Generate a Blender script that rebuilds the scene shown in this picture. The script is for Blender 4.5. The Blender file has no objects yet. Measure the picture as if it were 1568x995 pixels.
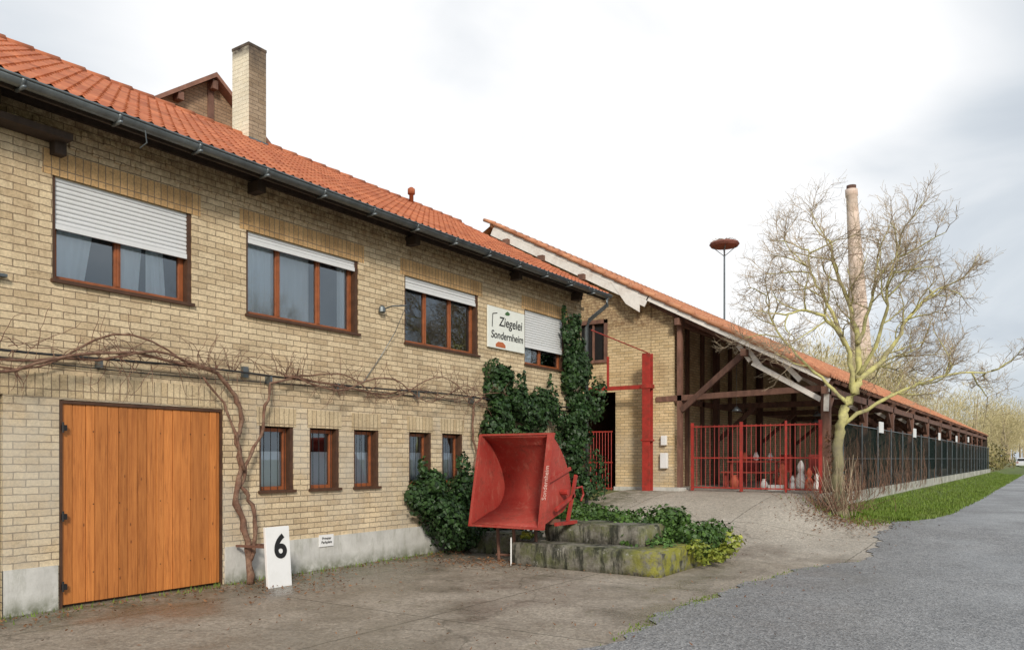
import bpy, math, random
import numpy as np
from mathutils import Vector, Matrix
random.seed(7); rng=np.random.default_rng(7)
scene=bpy.context.scene
# ---------------------------------------------------------------- helpers
def root(name):
    e=bpy.data.objects.new(name,None); scene.collection.objects.link(e); e.empty_display_size=.2; return e
class MB:
    def __init__(s): s.v=[]; s.f=[]
    def quad(s,a,b,c,d):
        n=len(s.v); s.v+=[tuple(a),tuple(b),tuple(c),tuple(d)]; s.f.append((n,n+1,n+2,n+3))
    def poly(s,pts):
        n=len(s.v); s.v+=[tuple(p) for p in pts]; s.f.append(tuple(range(n,n+len(pts))))
    def box(s,x0,x1,y0,y1,z0,z1):
        n=len(s.v)
        s.v+=[(x0,y0,z0),(x1,y0,z0),(x1,y1,z0),(x0,y1,z0),(x0,y0,z1),(x1,y0,z1),(x1,y1,z1),(x0,y1,z1)]
        for q in ((0,3,2,1),(4,5,6,7),(0,1,5,4),(1,2,6,5),(2,3,7,6),(3,0,4,7)): s.f.append(tuple(n+i for i in q))
    def beam(s,p,q,w,h,up=(0,0,1)):
        p=Vector(p);q=Vector(q);d=(q-p).normalized();u=Vector(up)
        if abs(d.dot(u))>.98:u=Vector((0,1,0))
        a=d.cross(u).normalized();b=a.cross(d).normalized();a*=w/2;b*=h/2
        n=len(s.v)
        for c in (p,q):
            for k in ((-1,-1),(1,-1),(1,1),(-1,1)): s.v.append(tuple(c+a*k[0]+b*k[1]))
        for t in ((0,1,2,3),(7,6,5,4),(0,4,5,1),(1,5,6,2),(2,6,7,3),(3,7,4,0)): s.f.append(tuple(n+i for i in t))
    def tube(s,pts,r,n=6):
        pts=[Vector(p) for p in pts]
        if not hasattr(r,'__len__'): r=[r]*len(pts)
        base=len(s.v); ref=Vector((.31,.17,.93)).normalized()
        for i,p in enumerate(pts):
            d=(pts[min(i+1,len(pts)-1)]-pts[max(i-1,0)])
            if d.length<1e-6:d=Vector((0,0,1))
            d.normalize()
            a=d.cross(ref)
            if a.length<.15: a=d.cross(Vector((1,0,0)))
            a.normalize();b=d.cross(a)
            for k in range(n):
                t=2*math.pi*k/n
                s.v.append(tuple(p+(a*math.cos(t)+b*math.sin(t))*r[i]))
        for i in range(len(pts)-1):
            for k in range(n):
                k2=(k+1)%n
                s.f.append((base+i*n+k,base+i*n+k2,base+(i+1)*n+k2,base+(i+1)*n+k))
        s.f.append(tuple(base+k for k in range(n))[::-1]); s.f.append(tuple(base+(len(pts)-1)*n+k for k in range(n)))
    def lathe(s,cx,cy,prof,n=16,z0=0):
        base=len(s.v)
        for r,z in prof:
            for k in range(n):
                t=2*math.pi*k/n; s.v.append((cx+r*math.cos(t),cy+r*math.sin(t),z0+z))
        for i in range(len(prof)-1):
            for k in range(n):
                k2=(k+1)%n; s.f.append((base+i*n+k,base+i*n+k2,base+(i+1)*n+k2,base+(i+1)*n+k))
        s.f.append(tuple(base+k for k in range(n))[::-1]); s.f.append(tuple(base+(len(prof)-1)*n+k for k in range(n)))
    def ext(s,prof,axis,a0,a1):
        n=len(s.v);m=len(prof)
        for a in (a0,a1):
            for p,q in prof:
                s.v.append((a,p,q) if axis=='x' else (p,a,q) if axis=='y' else (p,q,a))
        for i in range(m):
            j=(i+1)%m; s.f.append((n+i,n+j,n+m+j,n+m+i))
        s.f.append(tuple(range(n,n+m))[::-1]); s.f.append(tuple(range(n+m,n+2*m)))
    def build(s,name,mat,parent=None,smooth=False,bevel=0):
        me=bpy.data.meshes.new(name); me.from_pydata(s.v,[],s.f); me.materials.append(mat)
        if smooth: me.polygons.foreach_set('use_smooth',[True]*len(me.polygons))
        me.update()
        o=bpy.data.objects.new(name,me); scene.collection.objects.link(o)
        if parent: o.parent=parent
        if bevel:
            b=o.modifiers.new('b','BEVEL'); b.width=bevel; b.segments=2; b.limit_method='ANGLE'
        return o
# ---------------------------------------------------------------- materials
class NT:
    def __init__(s,name):
        s.m=bpy.data.materials.new(name); s.m.use_nodes=True; s.t=s.m.node_tree
        s.p=s.t.nodes['Principled BSDF']; s.o=s.t.nodes['Material Output']
        s.g=s.n('ShaderNodeNewGeometry'); s.pos=s.g.outputs['Position']
    def n(s,ty,**k):
        x=s.t.nodes.new(ty)
        for a,b in k.items(): setattr(x,a,b)
        return x
    def l(s,a,b): s.t.links.new(a,b)
    def val(s,sock,v):
        if isinstance(v,bpy.types.NodeSocket): s.l(v,sock)
        else: sock.default_value=v
    def noise(s,scale,detail=4,rough=.6,vec=None,stretch=None):
        x=s.n('ShaderNodeTexNoise'); x.inputs['Scale'].default_value=scale; x.inputs['Detail'].default_value=detail; x.inputs['Roughness'].default_value=rough
        v=vec or s.pos
        if stretch:
            mp=s.n('ShaderNodeMapping'); mp.inputs['Scale'].default_value=stretch; s.l(v,mp.inputs['Vector']); v=mp.outputs[0]
        s.l(v,x.inputs['Vector']); return x.outputs['Fac']
    def mr(s,v,a,b,c=0,d=1):
        x=s.n('ShaderNodeMapRange'); s.val(x.inputs[0],v)
        for i,k in enumerate((a,b,c,d)): x.inputs[i+1].default_value=k
        return x.outputs[0]
    def math(s,op,a,b=0):
        x=s.n('ShaderNodeMath',operation=op); s.val(x.inputs[0],a); s.val(x.inputs[1],b); return x.outputs[0]
    def mix(s,f,a,b,bt='MIX'):
        x=s.n('ShaderNodeMix',data_type='RGBA',blend_type=bt); s.val(x.inputs[0],f)
        for i,k in ((6,a),(7,b)):
            if isinstance(k,bpy.types.NodeSocket): s.l(k,x.inputs[i])
            else: x.inputs[i].default_value=(*k,1)
        return x.outputs[2]
    def grey(s,v):
        c=s.n('ShaderNodeCombineColor')
        for i in range(3): s.l(v,c.inputs[i])
        return c.outputs[0]
    def bump(s,h,st=.4,dist=.01):
        b=s.n('ShaderNodeBump'); b.inputs['Strength'].default_value=st; b.inputs['Distance'].default_value=dist; s.l(h,b.inputs['Height']); s.l(b.outputs[0],s.p.inputs['Normal'])
    def fin(s,col,rough=.7,metal=0,spec=.5):
        s.val(s.p.inputs['Base Color'],col if isinstance(col,bpy.types.NodeSocket) else (*col,1)); s.val(s.p.inputs['Roughness'],rough)
        s.p.inputs['Metallic'].default_value=metal; s.p.inputs['Specular IOR Level'].default_value=spec; return s.m
def simple(name,col,rough=.7,amt=.25,scale=6,bump=.3,metal=0,island=0,dirt=None,spec=.5,stretch=None):
    t=NT(name); f=t.noise(scale,5,.65,stretch=stretch); a=tuple(c*(1-amt) for c in col); b=tuple(min(c*(1+amt),.95) for c in col)
    c=t.mix(t.mr(f,.3,.7),a,b)
    if island:
        c=t.mix(1,c,t.grey(t.mr(t.g.outputs['Random Per Island'],0,1,1-island,1+island)),'MULTIPLY')
    if dirt:
        c=t.mix(t.mr(t.noise(dirt[1],6,.7),.48,.68,0,dirt[2]),c,dirt[0])
    if bump: t.bump(t.noise(scale*6,4),bump,.01)
    return t.fin(c,rough,metal,spec)
def brick(name,axes,c1,c2,mort,bw=.25,rh=.0775,off=.5,dirt=True,dark=(.17,.11,.065),top=None,mort_w=.0055):
    t=NT(name); sp=t.n('ShaderNodeSeparateXYZ'); t.l(t.pos,sp.inputs[0]); cb=t.n('ShaderNodeCombineXYZ')
    t.l(sp.outputs['XYZ'.index(axes[0])],cb.inputs[0]); t.l(sp.outputs['XYZ'.index(axes[1])],cb.inputs[1])
    nv=t.n('ShaderNodeTexNoise'); nv.inputs['Scale'].default_value=11; nv.inputs['Detail'].default_value=4; t.l(t.pos,nv.inputs['Vector'])
    va=t.n('ShaderNodeVectorMath',operation='SCALE'); t.l(nv.outputs['Color'],va.inputs[0]); va.inputs['Scale'].default_value=.018
    vb=t.n('ShaderNodeVectorMath',operation='ADD'); t.l(cb.outputs[0],vb.inputs[0]); t.l(va.outputs[0],vb.inputs[1])
    b=t.n('ShaderNodeTexBrick'); b.offset=off; t.l(vb.outputs[0],b.inputs['Vector'])
    for k,v in (('Scale',1),('Mortar Size',mort_w),('Mortar Smooth',.3),('Bias',-.25),('Brick Width',bw),('Row Height',rh)): b.inputs[k].default_value=v
    b.inputs['Color1'].default_value=(*c1,1); b.inputs['Color2'].default_value=(*c2,1); b.inputs['Mortar'].default_value=(*mort,1)
    c=b.outputs['Color']
    c=t.mix(1,c,t.grey(t.mr(t.noise(1.1,6,.65),.3,.7,.8,1.14)),'MULTIPLY')
    c=t.mix(1,c,t.grey(t.mr(t.noise(42,5,.75),.3,.7,.72,1.2)),'MULTIPLY')
    c=t.mix(t.mr(t.noise(10,5,.85,stretch=(1,.7,2.2)),.57,.66,0,.55),c,dark)
    if dirt:
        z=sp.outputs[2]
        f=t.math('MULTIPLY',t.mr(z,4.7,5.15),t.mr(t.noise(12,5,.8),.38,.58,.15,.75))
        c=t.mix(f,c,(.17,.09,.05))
        f2=t.math('MULTIPLY',t.mr(z,2.55,2.1),t.mr(t.noise(.9,5,.6),.42,.62,0,.5))
        c=t.mix(f2,c,(.56,.53,.46))
        f3=t.math('MULTIPLY',t.mr(t.noise(1.3,5,.7,stretch=(1,2.6,.5)),.52,.7,0,.35),t.mr(z,2.0,4.5,.15,1)); c=t.mix(f3,c,(.28,.17,.09))
    if top:
        c=t.mix(t.math('MULTIPLY',t.mr(sp.outputs[2],top[0],top[1]),t.mr(t.noise(5,4),.3,.6,.4,1)),c,(.06,.05,.045))
    h=t.math('ADD',t.math('MULTIPLY',b.outputs['Fac'],-1),t.math('MULTIPLY',t.noise(60,3),.6))
    t.bump(h,.75,.012)
    return t.fin(c,.85,0,.25)
BC1=(.76,.61,.40); BC2=(.54,.40,.24); MO=(.27,.20,.135)
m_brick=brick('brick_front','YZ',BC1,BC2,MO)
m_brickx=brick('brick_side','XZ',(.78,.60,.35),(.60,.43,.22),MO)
m_sold=brick('brick_soldier','ZY',(.66,.42,.20),(.48,.29,.13),MO,.26,.0833,0,False)
m_sold2=brick('brick_soldier_low','ZY',(.66,.53,.34),(.52,.39,.23),MO,.26,.0833,0,False)
m_red_inner=brick('brick_inner','YZ',(.74,.58,.36),(.56,.39,.22),(.25,.18,.12),dirt=False)
m_stack=brick('brick_stack','XZ',(.80,.64,.54),(.68,.50,.40),(.6,.5,.42),1.2,.5,.5,False,(.52,.40,.33))
m_chim_lit=brick('brick_chim_lit','XZ',(.88,.82,.64),(.82,.75,.56),(.76,.69,.52),dirt=False,dark=(.68,.6,.42),top=(9.0,9.15),mort_w=.004)  # chimney brick with the sunlit tone painted in, stained top
m_chim_shade=brick('brick_chim_shade','YZ',(.42,.33,.23),(.30,.22,.14),(.25,.19,.14),dirt=False,dark=(.06,.05,.04),top=(8.7,9.15))  # same chimney brick with the shaded tone painted in, stained top
m_dkbrick=brick('brick_rear','YZ',(.42,.28,.18),(.32,.20,.12),(.2,.15,.1),dirt=False)
t=NT('plinth_plaster'); sp=t.n('ShaderNodeSeparateXYZ'); t.l(t.pos,sp.inputs[0])
c=t.mix(t.mr(t.noise(3,6,.7),.3,.7),(.50,.49,.46),(.68,.67,.63)); c=t.mix(t.mr(t.noise(5,6,.75,stretch=(1,1.5,.4)),.5,.68,0,.55),c,(.32,.32,.26))
c=t.mix(t.math('MULTIPLY',t.mr(sp.outputs[2],.2,.0),t.mr(t.noise(7,5,.7),.35,.6,.2,.95)),c,(.12,.13,.07)); t.bump(t.noise(22,5,.7),.5,.01); m_plaster=t.fin(c,.9,0,.2)
def tilemat(name,w,row,c1,c2):
    t=NT(name); sn=t.n('ShaderNodeVectorMath',operation='SNAP'); t.l(t.pos,sn.inputs[0]); sn.inputs[1].default_value=(row,w,50)
    wn=t.n('ShaderNodeTexWhiteNoise'); t.l(sn.outputs[0],wn.inputs['Vector'])
    c=t.mix(wn.outputs['Value'],c1,c2); c=t.mix(1,c,t.grey(t.mr(t.noise(1.3,5,.7),.3,.7,.72,1.18)),'MULTIPLY')
    c=t.mix(t.mr(t.noise(7,6,.75),.55,.75,0,.5),c,(.19,.10,.06))
    return t.fin(c,.65,0,.3)
m_tile=tilemat('roof_tile',.22,.26,(.56,.19,.085),(.40,.115,.05))
m_tile2=tilemat('roof_tile_shed',.25,.35,(.62,.29,.155),(.48,.185,.095))
m_zinc=simple('zinc',(.17,.19,.20),.42,.3,5,.1,metal=.6)
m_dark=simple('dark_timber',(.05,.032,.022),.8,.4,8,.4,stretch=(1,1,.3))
m_timber=simple('brown_timber',(.16,.08,.055),.75,.4,8,.4,island=.3,stretch=(1,1,.3))
m_pale=simple('pale_timber',(.84,.79,.73),.7,.1,8,.2,island=.1,dirt=((.55,.43,.35),5,.4))
m_frame=simple('window_frame',(.30,.09,.03),.45,.3,10,.15)
m_framed=simple('window_reveal',(.08,.036,.018),.6,.3,10,.15)
m_shut=simple('shutter',(.76,.77,.78),.5,.05,3,.0,dirt=((.55,.55,.53),3,.3))
m_white=simple('white_paint',(.86,.86,.85),.45,.02,4,.05,dirt=((.66,.66,.62),5,.25))
m_black=simple('black_paint',(.012,.012,.013),.5,.1,4,0)
m_curt=simple('curtain',(.92,.94,.95),.9,.02,3,0)
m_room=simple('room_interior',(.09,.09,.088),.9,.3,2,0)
m_redp=simple('red_paint',(.40,.038,.028),.5,.25,5,.2,dirt=((.15,.04,.025),6,.7))
m_cable=simple('cable',(.03,.03,.032),.6,.1,4,0)
m_bark=simple('vine_bark',(.18,.095,.062),.9,.45,14,.7,dirt=((.36,.25,.17),10,.6))
# wood door
t=NT('door_wood'); g=t.noise(5,7,.7,stretch=(6,9,.45)); c=t.mix(t.mr(g,.3,.7),(.38,.12,.028),(.66,.25,.065))
c=t.mix(1,c,t.grey(t.mr(t.g.outputs['Random Per Island'],0,1,.74,1.18)),'MULTIPLY')
c=t.mix(t.mr(t.noise(3,6,.7,stretch=(2,7,.6)),.55,.72,0,.65),c,(.20,.06,.016))
vk=t.n('ShaderNodeTexVoronoi'); vk.inputs['Scale'].default_value=2.6; mp=t.n('ShaderNodeMapping'); mp.inputs['Scale'].default_value=(1,2.4,1); t.l(t.pos,mp.inputs[0]); t.l(mp.outputs[0],vk.inputs['Vector'])
c=t.mix(t.mr(vk.outputs['Distance'],.03,.07,.8,0),c,(.12,.035,.012)); t.bump(g,.25,.006); m_door=t.fin(c,.5,0,.4)
# glass
t=NT('glass'); tr=t.n('ShaderNodeBsdfTransparent'); tr.inputs[0].default_value=(.92,.96,.99,1); gl=t.n('ShaderNodeBsdfGlossy'); gl.inputs['Roughness'].default_value=.02; gl.inputs[0].default_value=(.86,.94,1,1)
fr=t.n('ShaderNodeFresnel'); fr.inputs[0].default_value=1.75; fa=t.math('ADD',fr.outputs[0],.12); mx=t.n('ShaderNodeMixShader'); t.l(fa,mx.inputs[0]); t.l(tr.outputs[0],mx.inputs[1]); t.l(gl.outputs[0],mx.inputs[2]); t.l(mx.outputs[0],t.o.inputs[0]); m_glass=t.m
# red bucket
t=NT('bucket_paint'); c=t.mix(t.mr(t.noise(2.5,5,.7),.35,.7),(.33,.035,.026),(.48,.085,.062)); c=t.mix(t.mr(t.noise(5,8,.8),.50,.64,0,.7),c,(.17,.04,.028)); c=t.mix(t.mr(t.noise(9,6,.8,stretch=(1,1,.3)),.53,.66,0,.55),c,(.48,.18,.13)); t.bump(t.noise(30,5),.35,.01); m_bucket=t.fin(c,.65,0,.35)
# mossy concrete
t=NT('mossy_concrete'); sp=t.n('ShaderNodeSeparateXYZ'); t.l(t.pos,sp.inputs[0])
c=t.mix(t.mr(t.noise(4,6,.7),.35,.7),(.10,.09,.07),(.34,.32,.27))
c=t.mix(t.mr(t.noise(2.2,6,.7),.46,.62,0,.8),c,(.10,.115,.03)); c=t.mix(t.mr(t.noise(4,5,.8,stretch=(1.6,1,.3)),.48,.60,0,.9),c,(.024,.026,.018))
c=t.mix(t.math('MULTIPLY',t.mr(sp.outputs[0],-4.95,-4.5),t.mr(t.noise(6,5,.7),.4,.55,0,.85)),c,(.30,.29,.035))
c=t.mix(t.mr(t.noise(5,6,.8),.60,.70,0,.85),c,(.50,.49,.45)); t.bump(t.noise(18,6,.7),.8,.03); m_conc=t.fin(c,.8,0,.35)
# apron
t=NT('yard_concrete'); sp=t.n('ShaderNodeSeparateXYZ'); t.l(t.pos,sp.inputs[0])
wet=t.math('MULTIPLY',t.mr(t.noise(.55,6,.62,stretch=(1,.8,1)),.44,.58),t.mr(sp.outputs[1],15.5,12.8))
c=t.mix(t.mr(t.noise(.9,8,.72),.32,.68),(.25,.205,.155),(.43,.37,.30))
rampf=t.math('MULTIPLY',t.mr(sp.outputs[1],12.2,14.2),t.mr(t.noise(.8,6,.7),.3,.6,.45,.9)); c=t.mix(rampf,c,(.50,.45,.38))
vp=t.n('ShaderNodeTexVoronoi'); vp.inputs['Scale'].default_value=48; t.l(t.pos,vp.inputs['Vector'])
c=t.mix(1,c,t.grey(t.mr(vp.outputs['Color'],0,1,.66,1.36)),'MULTIPLY')
c=t.mix(1,c,t.grey(t.mr(t.noise(14,6,.8),.3,.7,.68,1.28)),'MULTIPLY')
c=t.mix(t.math('MULTIPLY',wet,.5),c,(.11,.093,.073))
wallf=t.math('MULTIPLY',t.mr(sp.outputs[0],-7.6,-8.6),t.mr(t.noise(3,6,.7),.38,.58)); c=t.mix(t.math('MULTIPLY',wallf,.75),c,(.065,.072,.025))
c=t.mix(t.mr(t.noise(1.7,7,.75),.58,.68,0,.45),c,(.13,.12,.05))
lb=t.n('ShaderNodeTexBrick'); lb.offset=0; nl=t.n('ShaderNodeTexNoise'); nl.inputs['Scale'].default_value=4; t.l(t.pos,nl.inputs['Vector']); vs=t.n('ShaderNodeVectorMath',operation='SCALE'); vs.inputs['Scale'].default_value=.05; t.l(nl.outputs['Color'],vs.inputs[0]); vq=t.n('ShaderNodeVectorMath',operation='ADD'); t.l(t.pos,vq.inputs[0]); t.l(vs.outputs[0],vq.inputs[1]); t.l(vq.outputs[0],lb.inputs['Vector'])
for k_,v_ in (('Scale',1),('Mortar Size',.014),('Mortar Smooth',.4),('Brick Width',2.6),('Row Height',3.1)): lb.inputs[k_].default_value=v_
c=t.mix(t.math('MULTIPLY',lb.outputs['Fac'],.65),c,(.06,.055,.035))
vo=t.n('ShaderNodeTexVoronoi',feature='DISTANCE_TO_EDGE'); vo.inputs['Scale'].default_value=.3
nn=t.n('ShaderNodeTexNoise'); nn.inputs['Scale'].default_value=1.6; nn.inputs['Detail'].default_value=5; t.l(t.pos,nn.inputs['Vector']); va=t.n('ShaderNodeVectorMath',operation='ADD'); t.l(t.pos,va.inputs[0]); t.l(nn.outputs['Color'],va.inputs[1]); t.l(va.outputs[0],vo.inputs['Vector'])
c=t.mix(t.mr(vo.outputs['Distance'],.0,.006,.55,0),c,(.06,.055,.035))
t.bump(t.math('ADD',t.noise(45,6,.8),t.math('MULTIPLY',vp.outputs['Distance'],.8)),.55,.012); m_yard=t.fin(c,t.mr(wet,0,1,.72,.2),0,.5)
# asphalt
t=NT('asphalt'); v=t.n('ShaderNodeTexVoronoi'); v.inputs['Scale'].default_value=55; t.l(t.pos,v.inputs['Vector'])
c=t.mix(t.mr(v.outputs['Color'],.1,.9),(.10,.101,.105),(.38,.375,.37)); c=t.mix(1,c,t.grey(t.mr(t.noise(.6,6,.7),.3,.7,.8,1.12)),'MULTIPLY')
c=t.mix(1,c,t.grey(t.mr(t.noise(9,5,.8),.3,.7,.78,1.22)),'MULTIPLY')
c=t.mix(t.mr(t.noise(2.2,7,.75),.56,.7,0,.3),c,(.10,.09,.075)); t.bump(v.outputs['Distance'],.7,.012)
m_asph=t.fin(c,t.mr(t.noise(.4,5,.7),.38,.62,.30,.6),0,.5)
m_soil=simple('soil_grass',(.12,.13,.04),.95,.45,.7,.5,dirt=((.16,.12,.07),.4,.8))
m_verge=simple('verge_soil',(.10,.14,.028),.95,.4,3,.6,dirt=((.12,.09,.05),1.2,.7))
def leafmat(name,c1,c2,c3,rough=.5,spec=.4):
    t=NT(name); r=t.g.outputs['Random Per Island']; c=t.mix(r,c1,c2); c=t.mix(t.mr(t.noise(2.0,4),.45,.7),c,c3)
    t.fin(c,rough,0,spec); return t.m
m_ivy=leafmat('ivy_leaf',(.010,.028,.009),(.045,.10,.024),(.022,.048,.014))
m_ivy2=leafmat('groundcover_leaf',(.03,.075,.012),(.10,.19,.035),(.05,.10,.02))
m_ivy3=leafmat('yellow_leaf',(.18,.24,.03),(.42,.42,.06),(.16,.20,.03))
m_grass=leafmat('grass_blade',(.09,.16,.018),(.20,.29,.035),(.15,.19,.04),.6)
m_litter=leafmat('dead_leaf',(.13,.05,.02),(.30,.15,.07),(.16,.09,.045),.7)
t=NT('tree_bark'); sp=t.n('ShaderNodeSeparateXYZ'); t.l(t.pos,sp.inputs[0])
c=t.mix(t.mr(t.noise(3.5,6,.7),.36,.56),(.32,.28,.17),(.62,.58,.24)); c=t.mix(t.mr(t.noise(12,5,.7),.55,.7,0,.7),c,(.19,.16,.11)); c=t.mix(t.mr(sp.outputs[2],2.6,1.9,0,.8),c,(.18,.155,.11)); t.bump(t.noise(25,5),.6,.02); m_tree=t.fin(c,.9,0,.2)
m_twig=simple('twig_bark',(.40,.32,.22),.9,.3,3,0,island=.3)
m_dist=leafmat('distant_twigs',(.42,.35,.20),(.58,.50,.29),(.45,.40,.20),.9,.1)
t=NT('fence_net'); t.fin((.016,.028,.025),1,0,.05); tr=t.n('ShaderNodeBsdfTransparent'); mx=t.n('ShaderNodeMixShader'); t.l(t.mr(t.noise(1.2,5,.7),.3,.7,.10,.5),mx.inputs[0]); t.l(t.p.outputs[0],mx.inputs[1]); t.l(tr.outputs[0],mx.inputs[2]); t.l(mx.outputs[0],t.o.inputs[0]); m_net=t.m
# ---------------------------------------------------------------- terrain
def ss(a,b,x):
    t=min(1,max(0,(x-a)/(b-a))); return t*t*(3-2*t)
def H(v,u):
    hA=.78*ss(12.3,19.0,u); hB=.25*ss(12,20,u); k=ss(-5,-3,v); return hA*(1-k)+hB*k
def sheet(name,rows,mat,dz,parent=None):
    m=MB(); n=len(rows[0])
    for r in rows:
        for (x,y) in r: m.v.append((x,y,H(x,y)+dz))
    for i in range(len(rows)-1):
        for j in range(n-1): m.f.append((i*n+j,i*n+j+1,(i+1)*n+j+1,(i+1)*n+j))
    return m.build(name,mat,parent,True)
xs=[-900,-400,-200,-100,-60,-40,-30,-22,-18,-15,-12]+list(np.arange(-10,5,.5))+[6,8,12,20,40,80,200,400,900]
ys=[-300,-100,-40,-20,-10,-5,0,5,10]+list(np.arange(11,22,.5))+[25,30,40,60,80,120,200,400,800,1500]
sheet('ground',[[(x,y) for x in xs] for y in ys],m_soil,-.035)
def edge(u): return float(np.interp(u,[-40,5,8,10,11.6,12.6,13.6,15,17,18.6,20,22,30,1500],[-3.3,-3.1,-3.3,-3.2,-3.05,-2.75,-2.35,-2.55,-2.75,-2.75,-2.25,-2.05,-1.95,-1.95]))
yy=list(np.arange(-8,20.6,.25))
sheet('yard_pavement',[[(-9.2+ (7.6)*i/30,y) for i in range(31)] for y in yy],m_yard,0)
yr=list(np.arange(-10,24,.08))+list(np.arange(24,60,1.5))+list(np.arange(60,1200,20))
rows=[]
for y in yr:
    e=edge(y)+(.05*math.sin(y*7.3)+.06*math.sin(y*2.9+1)+.03*math.sin(y*17)+random.uniform(-.02,.02) if y<24 else 0)
    rows.append([(e+(4.2-e)*(i/14)**1.2,y) for i in range(15)])
sheet('road',rows,m_asph,.012)
yg=list(np.arange(18.6,40,.4))+list(np.arange(40,300,5))
sheet('grass_verge_ground',[[(-4.0+(edge(y)+.12+4.0)*i/8,y) for i in range(9)] for y in yg],m_verge,.006)
# grass blades
m=MB()
def blades(m,n,fx,hs,w=.012):
    for _ in range(n):
        x,y=fx(); h=hs*random.uniform(.5,1.3); a=random.uniform(0,6.28); dx,dy=math.cos(a)*w,math.sin(a)*w; z=H(x,y)
        lx,ly=random.uniform(-.4,.4)*h,random.uniform(-.4,.4)*h; k=len(m.v)
        m.v+=[(x-dx,y-dy,z),(x+dx,y+dy,z),(x+lx,y+ly,z+h)]; m.f.append((k,k+1,k+2))
def vg():
    y=19.2+random.random()**2*60; return (random.uniform(-3.9,edge(y)+.1*random.random()),y)
blades(m,26000,vg,.085,.014)
def vw():
    y=random.uniform(3,11); return (-8.68+abs(random.gauss(0,.12)),y)
def ve():
    y=random.choice([random.gauss(7.2,.5),random.gauss(11,1),random.gauss(8.6,.3)]); return (edge(y)+random.gauss(0,.05),y)
blades(m,320,vw,.06,.008)
blades(m,400,ve,.03,.008)
blades(m,900,lambda:(-3.7+random.gauss(0,.4),18.6+random.gauss(0,.5)),.09,.012)
m.build('grass',m_grass)
# leaf litter
m=MB()
def litter(n,f,s=.03):
    for _ in range(n):
        x,y=f(); z=H(x,y)+.02; a=random.uniform(0,6.28); s2=s*random.uniform(.6,1.4); c_,s_=math.cos(a)*s2,math.sin(a)*s2
        m.quad((x-c_,y-s_,z),(x+s_*.5,y-c_*.5,z+random.uniform(0,.02)),(x+c_,y+s_,z+random.uniform(0,.03)),(x-s_*.5,y+c_*.5,z+.005))
litter(1500,lambda:(-3.7+random.gauss(0,.45),17.9+random.gauss(0,.75)))
litter(500,lambda:(-8.55+abs(random.gauss(0,.28)),random.uniform(2,11)),.022)
litter(260,lambda:(-7.9+random.gauss(0,.5),6.7+random.gauss(0,.5)),.025)
litter(400,lambda:(-7.2+random.gauss(0,.5),9.8+random.gauss(0,.4)),.025)
litter(450,lambda:(random.uniform(-8,-2),random.uniform(3,17)),.016)
m.build('fallen_leaves',m_litter)
# ---------------------------------------------------------------- house
house=root('yellow_brick_house')
FX=-8.75; Y0,Y1=-3.0,15.7
up=[(1.2,3.0),(4.25,5.9),(6.70,8.74),(9.79,11.81),(13.37,14.95)]
lo=[(6.91,7.49),(7.78,8.35),(8.65,9.19),(9.90,10.47),(10.76,11.34),(13.3,13.85),(14.1,14.65)]
holes=[(a,b,3.5,4.6) for a,b in up]+[(a,b,1.17,2.04) for a,b in lo]+[(4.32,6.35,-.1,2.23),(1.6,3.77,-.1,2.25)]
def holed(m,ys_,zs_,holes,put):
    ys_=sorted(set(ys_+[h[0] for h in holes]+[h[1] for h in holes])); zs_=sorted(set(zs_+[h[2] for h in holes]+[h[3] for h in holes]))
    for i in range(len(ys_)-1):
        for j in range(len(zs_)-1):
            cy,cz=(ys_[i]+ys_[i+1])/2,(zs_[j]+zs_[j+1])/2
            if any(h[0]<cy<h[1] and h[2]<cz<h[3] for h in holes): continue
            m.quad(put(ys_[i],zs_[j]),put(ys_[i+1],zs_[j]),put(ys_[i+1],zs_[j+1]),put(ys_[i],zs_[j+1]))
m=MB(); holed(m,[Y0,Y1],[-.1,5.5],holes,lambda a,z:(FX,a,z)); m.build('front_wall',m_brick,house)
m=MB()
for a,b,c,d in holes:
    D=.14
    m.quad((FX,a,c),(FX-D,a,c),(FX-D,a,d),(FX,a,d)); m.quad((FX,b,c),(FX-D,b,c),(FX-D,b,d),(FX,b,d))
    m.quad((FX,a,d),(FX,b,d),(FX-D,b,d),(FX-D,a,d)); m.quad((FX,a,c),(FX,b,c),(FX-D,b,c),(FX-D,a,c))
m.build('reveals',m_brickx,house)
m=MB(); RX=-12.45; RZ=7.60
for y in (Y0,Y1): m.poly([(FX,y,-.1),(FX,y,5.5),(RX,y,7.5),(-16.15,y,5.5),(-16.15,y,-.1)])
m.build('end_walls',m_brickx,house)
m=MB(); m.quad((-16.15,Y0,-.1),(-16.15,Y1,-.1),(-16.15,Y1,5.5),(-16.15,Y0,5.5)); m.build('rear_wall',m_brick,house)
m=MB()
for a,b in ((Y0,1.6),(3.77,4.30),(6.37,Y1)): m.box(FX-.02,FX+.022,a,b,-.1,.47)
m.build('plinth',m_plaster,house)
m=MB()
for a,b in up: m.box(FX-.02,FX+.006,a-.1,b+.12,4.6,4.86)
m.build('window_lintels',m_sold,house)
m=MB()
for a,b in lo: m.box(FX-.02,FX+.006,a-.04,b+.04,2.04,2.29)
m.box(FX-.02,FX+.006,1.3,6.42,2.255,2.50); m.build('soldier_lintels',m_sold2,house)
m=MB(); y=Y0+.05
while y<Y1-.1:
    for r_,zz_ in enumerate((4.93,5.085)):
        if random.random()<.9: m.box(FX-.01,FX+.016+random.uniform(0,.01),y+(.0 if r_ else .12),y+.115+(.0 if r_ else .12),zz_,zz_+.07)
    y+=.25
m.build('relief_bricks',m_brick,house)
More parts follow.
